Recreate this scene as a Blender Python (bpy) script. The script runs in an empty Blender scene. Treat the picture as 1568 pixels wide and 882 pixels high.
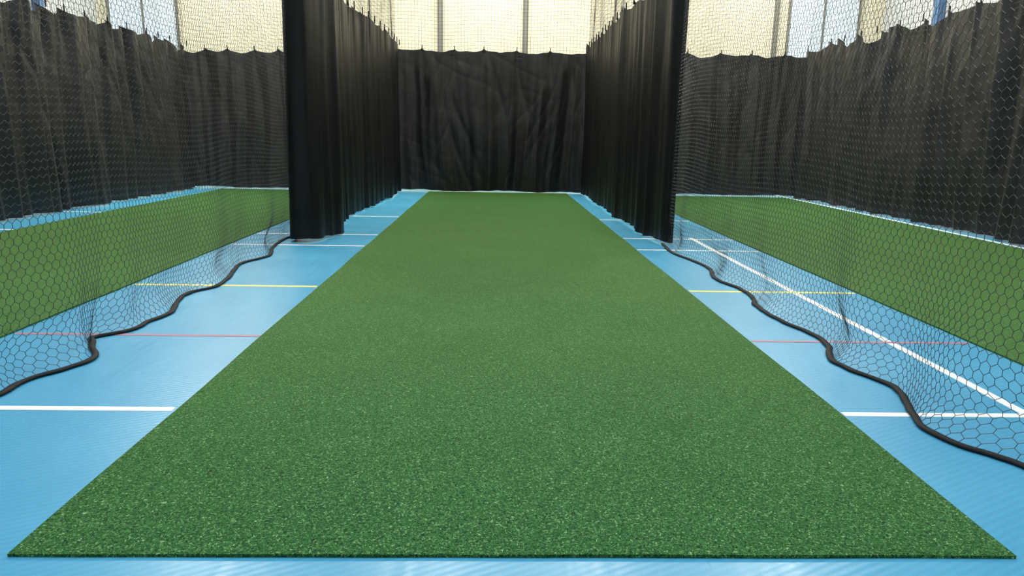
import bpy, bmesh, math, random
import numpy as np
from mathutils import Vector, Matrix, noise
random.seed(7); rng=np.random.default_rng(7)
sc=bpy.context.scene
sc.view_settings.view_transform='Standard'
sc.view_settings.look='None'

# ------------------------------------------------------------ helpers
def mat(name):
    m=bpy.data.materials.new(name); m.use_nodes=True
    nt=m.node_tree; b=nt.nodes['Principled BSDF']; return m,nt,b
def N(nt,t,**k):
    n=nt.nodes.new(t)
    for a,v in k.items(): setattr(n,a,v)
    return n
def ramp(nt,stops):
    r=nt.nodes.new('ShaderNodeValToRGB'); e=r.color_ramp.elements
    while len(e)<len(stops): e.new(0.5)
    for k,(p,c) in enumerate(stops):
        e[k].position=p; e[k].color=(*c,1)
    return r
def simple(name,col,rough=.6,spec=.5,emit=0):
    m,nt,b=mat(name)
    tc=N(nt,'ShaderNodeTexCoord'); n=N(nt,'ShaderNodeTexNoise'); n.inputs['Scale'].default_value=6
    nt.links.new(tc.outputs['Object'],n.inputs['Vector'])
    r=ramp(nt,[(0.3,tuple(c*.93 for c in col)),(0.7,tuple(min(1,c*1.05) for c in col))])
    nt.links.new(n.outputs['Fac'],r.inputs['Fac']); nt.links.new(r.outputs['Color'],b.inputs['Base Color'])
    b.inputs['Roughness'].default_value=rough; b.inputs['Specular IOR Level'].default_value=spec
    if emit:
        nt.links.new(r.outputs['Color'],b.inputs['Emission Color']); b.inputs['Emission Strength'].default_value=emit
    return m
def mesh_obj(name,verts,faces,m=None,smooth=False,parent=None):
    me=bpy.data.meshes.new(name)
    verts=np.asarray(verts,dtype=np.float32); 
    faces=np.asarray(faces,dtype=np.int32)
    me.vertices.add(len(verts)); me.vertices.foreach_set('co',verts.ravel())
    k=faces.shape[1]
    me.loops.add(faces.size); me.loops.foreach_set('vertex_index',faces.ravel())
    me.polygons.add(len(faces)); me.polygons.foreach_set('loop_start',np.arange(0,faces.size,k,dtype=np.int32))
    me.polygons.foreach_set('loop_total',np.full(len(faces),k,dtype=np.int32))
    me.update(calc_edges=True); me.validate()
    me.polygons.foreach_set('use_smooth',np.full(len(me.polygons),bool(smooth)))
    if m: me.materials.append(m)
    o=bpy.data.objects.new(name,me); sc.collection.objects.link(o)
    if parent: o.parent=parent
    return o
def boxes(name,lst,m,bevel=0,parent=None):
    V=[];F=[]
    for (x0,x1,y0,y1,z0,z1) in lst:
        b=len(V)
        V+=[(x0,y0,z0),(x1,y0,z0),(x1,y1,z0),(x0,y1,z0),(x0,y0,z1),(x1,y0,z1),(x1,y1,z1),(x0,y1,z1)]
        F+=[tuple(b+i for i in f) for f in((0,3,2,1),(4,5,6,7),(0,1,5,4),(1,2,6,5),(2,3,7,6),(3,0,4,7))]
    o=mesh_obj(name,V,F,m,parent=parent)
    if bevel:
        md=o.modifiers.new('bevel','BEVEL'); md.width=bevel; md.segments=2
    return o
def empty(name):
    e=bpy.data.objects.new(name,None); sc.collection.objects.link(e); return e

# ------------------------------------------------------------ materials
def floor_mat():
    m,nt,b=mat('blue_sports_floor'); L=nt.links.new
    tc=N(nt,'ShaderNodeTexCoord')
    n1=N(nt,'ShaderNodeTexNoise'); n1.inputs['Scale'].default_value=1.3; n1.inputs['Detail'].default_value=6
    L(tc.outputs['Object'],n1.inputs['Vector'])
    r=ramp(nt,[(0.3,(.060,.335,.565)),(0.7,(.088,.40,.64))])
    L(n1.outputs['Fac'],r.inputs['Fac'])
    mp=N(nt,'ShaderNodeMapping'); mp.inputs['Rotation'].default_value=(0,0,math.radians(62))
    L(tc.outputs['Object'],mp.inputs['Vector'])
    w=N(nt,'ShaderNodeTexWave'); w.inputs['Scale'].default_value=11; w.inputs['Distortion'].default_value=1.2
    w.inputs['Detail'].default_value=3
    L(mp.outputs['Vector'],w.inputs['Vector'])
    mx=N(nt,'ShaderNodeMix',data_type='RGBA',blend_type='MULTIPLY')
    mx.inputs['Factor'].default_value=.09
    L(r.outputs['Color'],mx.inputs[6]); L(w.outputs['Color'],mx.inputs[7])
    mp2=N(nt,'ShaderNodeMapping'); mp2.inputs['Scale'].default_value=(14,1.0,1)
    L(tc.outputs['Object'],mp2.inputs['Vector'])
    n2=N(nt,'ShaderNodeTexNoise'); n2.inputs['Scale'].default_value=2.5; n2.inputs['Detail'].default_value=8
    L(mp2.outputs['Vector'],n2.inputs['Vector'])
    L(mx.outputs[2],b.inputs['Base Color'])
    rr=N(nt,'ShaderNodeMapRange'); rr.inputs[3].default_value=.22; rr.inputs[4].default_value=.42
    L(n2.outputs['Fac'],rr.inputs[0]); L(rr.outputs[0],b.inputs['Roughness'])
    b.inputs['Specular IOR Level'].default_value=.5
    bp=N(nt,'ShaderNodeBump'); bp.inputs['Strength'].default_value=.08; bp.inputs['Distance'].default_value=.003
    L(w.outputs['Fac'],bp.inputs['Height']); L(bp.outputs['Normal'],b.inputs['Normal'])
    return m
def turf_mat():
    m,nt,b=mat('green_turf'); L=nt.links.new
    tc=N(nt,'ShaderNodeTexCoord')
    nw=N(nt,'ShaderNodeTexNoise'); nw.inputs['Scale'].default_value=60; nw.inputs['Detail'].default_value=2
    L(tc.outputs['Object'],nw.inputs['Vector'])
    sub=N(nt,'ShaderNodeVectorMath',operation='MULTIPLY_ADD'); sub.inputs[1].default_value=(.035,.035,.035)
    L(nw.outputs['Color'],sub.inputs[0]); L(tc.outputs['Object'],sub.inputs[2])
    a=N(nt,'ShaderNodeTexNoise'); a.inputs['Scale'].default_value=140; a.inputs['Detail'].default_value=3; a.inputs['Roughness'].default_value=.7
    L(sub.outputs[0],a.inputs['Vector'])
    r=ramp(nt,[(0.37,(.004,.022,.010)),(0.46,(.018,.090,.026)),(0.55,(.033,.145,.040)),(0.62,(.12,.29,.10)),(0.69,(.55,.62,.38))])
    L(a.outputs['Fac'],r.inputs['Fac'])
    big=N(nt,'ShaderNodeTexNoise'); big.inputs['Scale'].default_value=2.2; big.inputs['Detail'].default_value=5
    L(tc.outputs['Object'],big.inputs['Vector'])
    rb=ramp(nt,[(0.3,(.86,.9,.86)),(0.7,(1.0,1.0,.96))])
    L(big.outputs['Fac'],rb.inputs['Fac'])
    mx=N(nt,'ShaderNodeMix',data_type='RGBA',blend_type='MULTIPLY'); mx.inputs['Factor'].default_value=1
    L(r.outputs['Color'],mx.inputs[6]); L(rb.outputs['Color'],mx.inputs[7])
    L(mx.outputs[2],b.inputs['Base Color'])
    b.inputs['Roughness'].default_value=.8; b.inputs['Specular IOR Level'].default_value=.12
    b.inputs['Sheen Weight'].default_value=.8; b.inputs['Sheen Roughness'].default_value=.24
    b.inputs['Sheen Tint'].default_value=(.66,.92,.16,1)
    bp=N(nt,'ShaderNodeBump'); bp.inputs['Strength'].default_value=.35; bp.inputs['Distance'].default_value=.005
    L(a.outputs['Fac'],bp.inputs['Height']); L(bp.outputs['Normal'],b.inputs['Normal'])
    return m
def cloth_mat(name,col,sheen=.15,spec=.3,bump=.3):
    m,nt,b=mat(name); L=nt.links.new
    tc=N(nt,'ShaderNodeTexCoord')
    n=N(nt,'ShaderNodeTexNoise'); n.inputs['Scale'].default_value=2; n.inputs['Detail'].default_value=6
    L(tc.outputs['Object'],n.inputs['Vector'])
    r=ramp(nt,[(0.3,tuple(c*.85 for c in col)),(0.7,tuple(c*1.2 for c in col))])
    L(n.outputs['Fac'],r.inputs['Fac']); L(r.outputs['Color'],b.inputs['Base Color'])
    n3=N(nt,'ShaderNodeTexNoise'); n3.inputs['Scale'].default_value=7; n3.inputs['Detail'].default_value=4; n3.inputs['Distortion'].default_value=.6
    mp=N(nt,'ShaderNodeMapping'); mp.inputs['Scale'].default_value=(1,1,.35)
    L(tc.outputs['Object'],mp.inputs['Vector']); L(mp.outputs['Vector'],n3.inputs['Vector'])
    bp=N(nt,'ShaderNodeBump'); bp.inputs['Strength'].default_value=bump; bp.inputs['Distance'].default_value=.015
    L(n3.outputs['Fac'],bp.inputs['Height']); L(bp.outputs['Normal'],b.inputs['Normal'])
    b.inputs['Roughness'].default_value=.46; b.inputs['Specular IOR Level'].default_value=spec
    b.inputs['Sheen Weight'].default_value=sheen
    return m
M_floor=floor_mat(); M_turf=turf_mat()
M_cloth=cloth_mat('black_canvas',(.0045,.0045,.005),.0,.22,.15)
M_clothb=cloth_mat('black_backdrop_canvas',(.0060,.0060,.0065),.0,.42,.35)
M_cloth2=cloth_mat('faded_black_canvas',(.016,.0145,.0143),.03,.5,.3)
M_net=simple('black_net_twine',(.014,.014,.016),.45,.55)
M_rope=simple('black_hem_tape',(.008,.009,.012),.7,.25)
M_white=simple('white_line_paint',(.88,.89,.90),.45)
M_yel=simple('yellow_line_paint',(.80,.72,.18),.45)
M_red=simple('red_line_paint',(.38,.19,.27),.5)
M_wall=simple('cream_wall_paint',(.80,.75,.59),.8,.2)
M_wall2=simple('grey_wall_paint',(.52,.54,.56),.8,.2)
M_post=simple('grey_steel_post',(.20,.20,.18),.5)
M_bpost=simple('blue_steel_post',(.06,.14,.30),.5)
M_ceil=simple('white_ceiling',(.75,.75,.74),.9,.1)
M_frame=simple('light_housing',(.7,.7,.7),.5)
M_glass=simple('frosted_daylight_glazing',(.58,.67,.76),.3,.5,.5)

# ------------------------------------------------------------ room shell
XW,YB,YF,ZC=8.6,16.6,-4.0,6.6
boxes('floor',[(-XW,XW,YF,YB,-.1,0)],M_floor)
boxes('ceiling',[(-XW,XW,YF,YB,ZC,ZC+.1)],M_ceil)
boxes('wall_back',[(-XW,XW,YB,YB+.15,0,ZC)],M_wall)
boxes('wall_front',[(-XW,XW,YF-.15,YF,0,ZC)],M_wall)
boxes('wall_left',[(-XW-.15,-XW,YF,YB,0,ZC)],M_wall2)
boxes('wall_right',[(XW,XW+.15,YF,YB,0,ZC)],M_wall2)
for x in(-1.2,.66,6.2):
    boxes('wall_post',[(x-.03,x+.03,YB-.08,YB-.002,0.0,ZC-.01),(x-.06,x+.06,YB-.02,YB-.001,0.0,ZC-.01)],M_post,.004)
for s in(-1,1):
    for y in(4,8,11,14.4):
        x=s*(XW-.08)
        boxes('wall_post',[(x-.07,x+.07,y-.08,y+.08,0.0,ZC-.01)],M_bpost,.006)
def window(name,x0,x1,z0,z1):
    r=empty(name); y=YB-.03
    boxes('glazing',[(x0,x1,y,y+.02,z0,z1)],M_glass,0,r)
    f=.05; xm=(x0+x1)/2
    boxes('frame',[(x0-f,x0,y-.02,y+.025,z0-f,z1+f),(x1,x1+f,y-.02,y+.025,z0-f,z1+f),(xm-.02,xm+.02,y-.02,y+.005,z0,z1),(x0,x1,y-.02,y+.025,z0-f,z0),(x0,x1,y-.02,y+.025,z1,z1+f)],M_post,0,r)
window('window_1',6.5,8.0,2.6,4.8)
window('window_2',-8.3,-6.9,2.6,4.8)

# floor markings (cut out where the mats lie)
def cross(y,hw):
    return [(a,b,y-hw,y+hw,.0003,.0015) for a,b in((-2.70,-1.33),(1.52,2.81),(-6.0,-5.45),(5.97,6.0))]
boxes('white_court_lines',cross(2.88,.022)+cross(7.43,.022)+cross(8.28,.022)+cross(10.17,.022)+[(2.315,2.365,0,8.4,.0003,.0014),(6.02,6.08,0,15.4,.0003,.0015),(-6.0,6.0,14.92,14.99,.0003,.0015)],M_white)
boxes('red_court_line',cross(4.005,.018),M_red)
boxes('yellow_court_line',cross(5.38,.024),M_yel)

# ------------------------------------------------------------ turf mats
def turf(name,x0,x1,y0,y1,th=.008):
    nx,ny=40,220
    X=np.linspace(x0,x1,nx); Y=np.linspace(y0,y1,ny)
    V=[];F=[]
    for j,y in enumerate(Y):
        for i,x in enumerate(X):
            e=.004*noise.noise(Vector((x*1.3,y*1.3,3.1)))
            ex=.008*noise.noise(Vector((0.0,y*1.2,x0)))*(1 if i in(0,nx-1) else 0)
            ey=.003*noise.noise(Vector((x*3,0.0,y0)))*(1 if j in(0,ny-1) else 0)
            V.append((x+ex,y+ey,th+.002+e*.6))
    for j in range(ny-1):
        for i in range(nx-1):
            a=j*nx+i; F.append((a,a+1,a+nx+1,a+nx))
    ring=[i for i in range(nx)]+[j*nx+nx-1 for j in range(1,ny)]+[(ny-1)*nx+i for i in range(nx-2,-1,-1)]+[j*nx for j in range(ny-2,0,-1)]
    b=len(V)
    for r in ring: V.append((V[r][0],V[r][1],0.0005))
    n=len(ring)
    for k in range(n):
        F.append((ring[(k+1)%n],ring[k],b+k,b+(k+1)%n))
    return mesh_obj(name,V,F,M_turf)
turf('artificial_turf_mat',-1.31,1.50,1.80,14.80)
turf('artificial_turf_mat',-5.42,-2.72,1.0,14.6)
turf('artificial_turf_mat',2.83,5.95,1.0,14.6)

# ------------------------------------------------------------ curtains
def curtain(name,path,ztop,zbot,hook=.55,amp=.05,seed=0,sagm=(.02,.06),m=None,freq=1.0,step=.02,cre=1.0,pleat=0.0,pp=.36):
    P=np.array(path,float); d=np.r_[0,np.cumsum(np.hypot(*np.diff(P,axis=0).T))]
    Lr=d[-1]; n=int(Lr/step)+1; s=np.linspace(0,Lr,n)
    px=np.interp(s,d,P[:,0]); py=np.interp(s,d,P[:,1])
    k=9; ker=np.ones(k)/k
    pxs=np.convolve(np.pad(px,k//2,mode='edge'),ker,'valid'); pys=np.convolve(np.pad(py,k//2,mode='edge'),ker,'valid')
    tx=np.gradient(pxs); ty=np.gradient(pys); l=np.hypot(tx,ty); nx_,ny_=-ty/l,tx/l
    nz=110; V=np.zeros((nz,n,3))
    r=random.Random(seed)
    hooks=[0.0]
    while hooks[-1]<Lr-hook*.7: hooks.append(hooks[-1]+hook*r.uniform(.75,1.25))
    hooks[-1]=Lr; hooks=np.array(hooks)
    sag=[r.uniform(*sagm) for _ in hooks]
    for j in range(nz):
        t=j/(nz-1)
        for i in range(n):
            S=s[i]
            h=np.searchsorted(hooks,S,side='right')-1; h=min(max(h,0),len(hooks)-2)
            hl=hooks[h+1]-hooks[h]; u=(S-hooks[h])/hl
            sg=sag[h]*(1-abs(2*u-1)**1.6)+.02*noise.noise(Vector((S*6,seed,2.)))
            pk=.03*math.exp(-(min(u,1-u)*hl/.022)**2)
            zt=ztop-sg+pk
            zb=zbot+.03*noise.noise(Vector((S*1.2,seed,5.)))+.014*noise.noise(Vector((S*5,seed,9.)))
            zz=zb+(zt-zb)*t
            warp=S+.14*noise.noise(Vector((S*.5,zz*.45,seed+1.)))+.03*noise.noise(Vector((S*2.,zz*1.1,seed+2.)))
            f=(1.4*noise.noise(Vector((warp*1.9*freq,zz*.07,seed+3.)))
               +1.0*noise.noise(Vector((warp*4.6*freq,zz*.13,seed+7.)))
               +.38*noise.noise(Vector((warp*10.*freq,zz*.25,seed+11.))))
            g=abs(noise.noise(Vector((warp*3.1*freq,zz*.1,seed+15.))))
            f+=1.1*(g**.7-.35)
            if pleat:
                ph=2*math.pi*(warp/pp+.9*noise.noise(Vector((warp*.8,zz*.12,seed+50.))))
                f+=pleat*(1-abs(math.sin(ph/2))*1.6)*(.65+.5*noise.noise(Vector((warp*1.1,zz*.3,seed+60.))))
            dh=min(u,1-u)*hl
            fan=math.exp(-(dh/(.03+.22*(1-t)))**2)*max(0,1-(1-t)/.5)
            q=noise.noise(Vector((warp*1.9+zz*.55,zz*.35,seed+20.)))
            q2=noise.noise(Vector((warp*3.0-zz*1.1,zz*.6,seed+30.)))
            q3=noise.noise(Vector((warp*1.5+zz*2.2,zz*1.2,seed+40.)))
            cr=.014*max(1-abs(q)*5,0)+.006*max(1-abs(q2)*5,0)+.003*max(1-abs(q3)*5,0)
            off=amp*(f*(.6+.4*(1-t))+fan*.5)+cr*cre
            V[j,i]=(pxs[i]+nx_[i]*off,pys[i]+ny_[i]*off,max(zz,.004))
    idx=np.arange(nz*n).reshape(nz,n)
    F=np.stack([idx[:-1,:-1],idx[:-1,1:],idx[1:,1:],idx[1:,:-1]],-1).reshape(-1,4)
    root=empty(name)
    mesh_obj('cloth',V.reshape(-1,3),F,m or M_cloth,True,root)
    HV=[]
    for h in hooks:
        x=np.interp(h,s,pxs); y=np.interp(h,s,pys)
        HV.append((x-.008,x+.008,y-.008,y+.008,ztop-.03,ztop+.075))
    boxes('hook_ties',HV,M_rope,.003,root)
    return root
curtain('black_backdrop_curtain',[(-1.97,14.82),(1.90,14.82)],2.78,.03,.62,.055,3,(.02,.05),M_clothb,cre=1.1,pleat=.5,pp=.6)
curtain('black_backdrop_curtain',[(-6.15,14.84),(-2.05,14.84)],2.70,.03,.55,.08,4,(.03,.09),M_cloth2,pleat=.7,pp=.5)
curtain('black_backdrop_curtain',[(2.0,14.84),(6.40,14.84)],2.82,.03,.55,.08,5,(.03,.09),M_cloth2,pleat=.7,pp=.5)
curtain('black_divider_curtain',[(-2.2,8.0),(-2.10,7.68),(-1.93,7.58),(-1.80,7.8),(-1.76,8.3),(-1.95,9.4),(-1.98,10.4),(-1.90,11.4),(-1.84,13.),(-1.86,14.72)],2.86,.03,.40,.045,6,cre=.25,pleat=.35,pp=.4)
curtain('black_divider_curtain',[(1.99,7.80),(1.93,7.68),(1.84,7.75),(1.80,8.6),(1.77,10.3),(1.79,12.5),(1.80,14.72)],2.86,.03,.40,.045,8,cre=.25,pleat=.35,pp=.4)
curtain('black_side_curtain',[(-6.08,5.0),(-6.03,9),(-6.03,11.5),(-5.95,13),(-5.98,14.78)],2.76,.015,.55,.12,9,(.04,.16),M_cloth2,.9,pleat=1.1,pp=.5)
curtain('black_side_curtain',[(6.26,5.0),(6.22,9.),(6.24,11.5),(6.2,13.5),(6.2,14.78)],2.92,.02,.60,.12,12,(.04,.16),M_cloth2,.9,pleat=1.1,pp=.5)

# ------------------------------------------------------------ nets
def tubes(A,B,r):
    d=B-A; l=np.linalg.norm(d,axis=1,keepdims=True); l[l==0]=1; d=d/l
    ref=np.tile(np.array([[.577,.577,.577]]),(len(A),1)); 
    n1=np.cross(d,ref); n1/=np.linalg.norm(n1,axis=1,keepdims=True)+1e-9
    n2=np.cross(d,n1)
    V=np.zeros((len(A),6,3))
    for k in range(3):
        a=2*math.pi*k/3; o=(n1*math.cos(a)+n2*math.sin(a))*r
        V[:,k]=A+o; V[:,3+k]=B+o
    base=np.arange(len(A))[:,None]*6
    F=np.concatenate([base+np.array([[0,1,4,3]]),base+np.array([[1,2,5,4]]),base+np.array([[2,0,3,5]])],0)
    return V.reshape(-1,3),F
def hexnet(fn,s0,s1,t0,t1,ds,dt,r):
    ns=int((s1-s0)/ds)+1; nt_=int((t1-t0)/dt)+1
    I,J=np.meshgrid(np.arange(ns),np.arange(nt_),indexing='ij')
    S=s0+(s1-s0)*I/(ns-1); T=t0+(t1-t0)*J/(nt_-1)
    T=T+np.where((I+J)%2==0,1,-1)*dt*.22*np.where((J==0)|(J==nt_-1),0,1)
    P=fn(S.ravel(),T.ravel()).reshape(ns,nt_,3)
    A=[P[:-1].reshape(-1,3)];B=[P[1:].reshape(-1,3)]
    up=((I+J)%2==0)[:,:-1]
    A.append(P[:,:-1][up]);B.append(P[:,1:][up])
    return tubes(np.concatenate(A),np.concatenate(B),r)
hemL=[(-2.12,0.2),(-2.06,1.0),(-2.12,1.6),(-2.05,2.3),(-2.12,2.7),(-2.14,3.03),(-2.14,3.20),(-2.06,3.37),(-2.02,3.50),(-2.04,3.60),(-2.19,3.84),(-2.21,3.93),(-2.09,4.08),(-2.08,4.26),(-2.05,4.51),(-2.14,4.83),(-2.17,5.08),(-2.07,5.31),(-2.10,5.69),(-2.21,6.27),(-2.10,6.70),(-2.21,7.21),(-2.26,7.70),(-2.25,8.0)]
hemR=[(1.88,7.85),(1.84,7.23),(1.92,6.76),(1.96,6.35),(1.87,5.86),(1.94,5.50),(1.94,5.20),(1.86,4.84),(1.88,4.43),(1.94,4.17),(1.93,3.92),(1.83,3.67),(1.84,3.47),(1.92,3.26),(1.91,3.12),(1.82,2.88),(1.78,2.71),(1.82,2.55),(1.89,2.46),(1.94,2.37),(1.98,2.1),(1.88,1.6),(1.96,1.0),(1.9,.2)][::-1]
def catmull(pts,m=8):
    P=[np.array(p) for p in pts]; P=[2*P[0]-P[1]]+P+[2*P[-1]-P[-2]]; o=[]
    for i in range(1,len(P)-2):
        for k in range(m):
            t=k/m; a,b,c,d=P[i-1:i+3]
            o.append(.5*((2*b)+(c-a)*t+(2*a-5*b+4*c-d)*t*t+(3*b-a-3*c+d)*t**3))
    o.append(P[-2]); return np.array(o)
def divider(name,hem,base,gpts,side,ztop=4.4):
    H=catmull(hem)
    H[:,0]+=[.010*noise.noise(Vector((y*9,base,0))) for y in H[:,1]]
    def fn(S,T):
        S2=S.copy()
        for g,a in gpts:
            S2=S2-(S-g)*np.exp(-((S-g)/.28)**2)*a*np.exp(-T/.22)
        hx=np.interp(S2,H[:,1],H[:,0])
        w=np.exp(-(T/.38)**1.2)
        x=base+(hx-base)*w
        env=np.exp(-T/1.4)
        x+=.035*np.sin(S*4.1+1.3*T+base)*env*(1-w)+.02*np.sin(S*9.3-2*T+2*base)*np.exp(-T/.6)*(1-w)
        x+=.02*np.sin(S*1.7+base*3)*(1-w)
        x+=side*.07*np.exp(-((T-.13)/.12)**2)*(.6+.4*np.sin(S*5.+base))
        z=T+.022*np.sin(S*2.6+base)*np.clip(T,0,1)-.035*np.exp(-((T-.15)/.14)**2)*(.5+.5*np.sin(S*7+base))
        S2=S2+.02*np.sin(T*5+S*3)*np.clip(T*2,0,1)*np.exp(-T/1.5)
        return np.stack([x,S2,np.maximum(z+.012,.010)],-1)
    root=empty(name)
    V,F=hexnet(fn,hem[0][1],hem[-1][1],0,ztop,.0225,.036,.0014)
    mesh_obj('mesh',V,F,M_net,True,root)
    n=len(H); tx=np.gradient(H[:,0]); ty=np.gradient(H[:,1]); l=np.hypot(tx,ty); nx,ny=-ty/l,tx/l
    K=8; V=np.zeros((n,K,3))
    for k in range(K):
        a=2*math.pi*k/K
        wv=.018*(1+.35*np.array([noise.noise(Vector((y*7,base,4.))) for y in H[:,1]]))
        V[:,k,0]=H[:,0]+nx*wv*math.cos(a); V[:,k,1]=H[:,1]+ny*wv*math.cos(a); V[:,k,2]=.0095+.0085*math.sin(a)
    idx=np.arange(n*K).reshape(n,K); nxt=np.roll(idx,-1,axis=1)
    F=np.stack([idx[:-1],idx[1:],nxt[1:],nxt[:-1]],-1).reshape(-1,4)
    mesh_obj('hem_tape',V.reshape(-1,3),F,M_rope,True,root)
    A=np.array([[base,hem[0][1],ztop]]);B=np.array([[base,14.8,ztop]])
    V,F=tubes(A,B,.008); mesh_obj('head_rope',V,F,M_rope,False,root)
    return root
dl=divider('cricket_divider_net',hemL,-2.12,[(3.84,.7),(5.08,.45),(6.27,.5),(7.2,.5)],-1)
dr=divider('cricket_divider_net',hemR,1.93,[(2.9,.55),(3.67,.65),(4.84,.5),(5.86,.5),(7.2,.5)],1)
def plain_net(parent,name,axis,c,s0,s1,t0,t1,cell=.065,r=.0025,wob=.03):
    def fn(S,T):
        o=c+wob*np.sin(S*2.3+T*1.1+c)+wob*.5*np.sin(S*5.7+c)
        z=T+.02*np.sin(S*4+c)
        return np.stack([S,o,z],-1) if axis=='y' else np.stack([o,S,z],-1)
    ns=int((s1-s0)/cell)+1; n2=int((t1-t0)/cell)+1
    S,T=np.meshgrid(np.linspace(s0,s1,ns),np.linspace(t0,t1,n2),indexing='ij')
    P=fn(S.ravel(),T.ravel()).reshape(ns,n2,3)
    A=np.concatenate([P[:-1].reshape(-1,3),P[:,:-1].reshape(-1,3)]);B=np.concatenate([P[1:].reshape(-1,3),P[:,1:].reshape(-1,3)])
    V,F=tubes(A,B,r); mesh_obj(name,V,F,M_net,True,parent)
plain_net(dl,'upper_mesh','x',-1.95,7.9,14.8,2.78,4.4)
plain_net(dr,'upper_mesh','x',1.84,7.8,14.8,2.78,4.4)
e=empty('cricket_backdrop_net'); plain_net(e,'mesh','y',14.86,-6.2,6.3,2.66,4.4)
e=empty('cricket_side_net'); plain_net(e,'mesh','x',-6.05,4.0,14.8,2.56,4.4)
e=empty('cricket_side_net'); plain_net(e,'mesh','x',6.24,4.0,14.8,2.70,4.4)

# ------------------------------------------------------------ lights
def panel(x,y,w,h,power,col):
    root=empty('ceiling_light_panel')
    f=.05; z=ZC-.12
    boxes('housing',[(x-w/2-f,x+w/2+f,y-h/2-f,y-h/2,z,ZC),(x-w/2-f,x+w/2+f,y+h/2,y+h/2+f,z,ZC),(x-w/2-f,x-w/2,y-h/2,y+h/2,z,ZC),(x+w/2,x+w/2+f,y-h/2,y+h/2,z,ZC)],M_frame,0,root)
    l=bpy.data.lights.new('lamp','AREA'); l.shape='RECTANGLE'; l.size=w; l.size_y=h; l.energy=power; l.color=col
    o=bpy.data.objects.new('lamp',l); o.location=(x,y,z+.03); sc.collection.objects.link(o); o.parent=root
for y,p,c in((-1.5,66,(.95,.98,1)),(2.5,92,(.95,.98,1)),(5.2,118,(.97,.99,1))):
    for x in(-5.6,0.1,5.6): panel(x,y,1.5,.6,p,c)
for x,p in((-5.4,370),(-1.3,270),(2.0,270),(5.6,370)): panel(x,12.4,1.2,.6,p,(1,.97,.82))
for x in(-5.6,.1,5.6): panel(x,15.7,1.5,.6,195,(1,.95,.82))  # unseen row behind the backdrop, added to brighten the back wall
w=bpy.data.worlds.new('world'); sc.world=w; w.use_nodes=True
w.node_tree.nodes['Background'].inputs[0].default_value=(.6,.75,.9,1); w.node_tree.nodes['Background'].inputs[1].default_value=.3

# ------------------------------------------------------------ camera
cam=bpy.data.cameras.new('camera'); co=bpy.data.objects.new('camera',cam); sc.collection.objects.link(co)
cam.sensor_width=36; cam.lens=1100/1568*36; cam.clip_start=.02
th,ps,ro=[math.radians(a) for a in(11.975,1.627,1.048)]
F=Vector((math.sin(ps)*math.cos(th),math.cos(ps)*math.cos(th),-math.sin(th)))
R=Vector((math.cos(ps),-math.sin(ps),0)); U=R.cross(F)
c,s=math.cos(ro),math.sin(ro)
Rn=R*c+U*s; Un=-R*s+U*c
M=Matrix((Rn,Un,-F)).transposed().to_4x4(); M.translation=Vector((0,0,1.15))
co.matrix_world=M
sc.camera=co
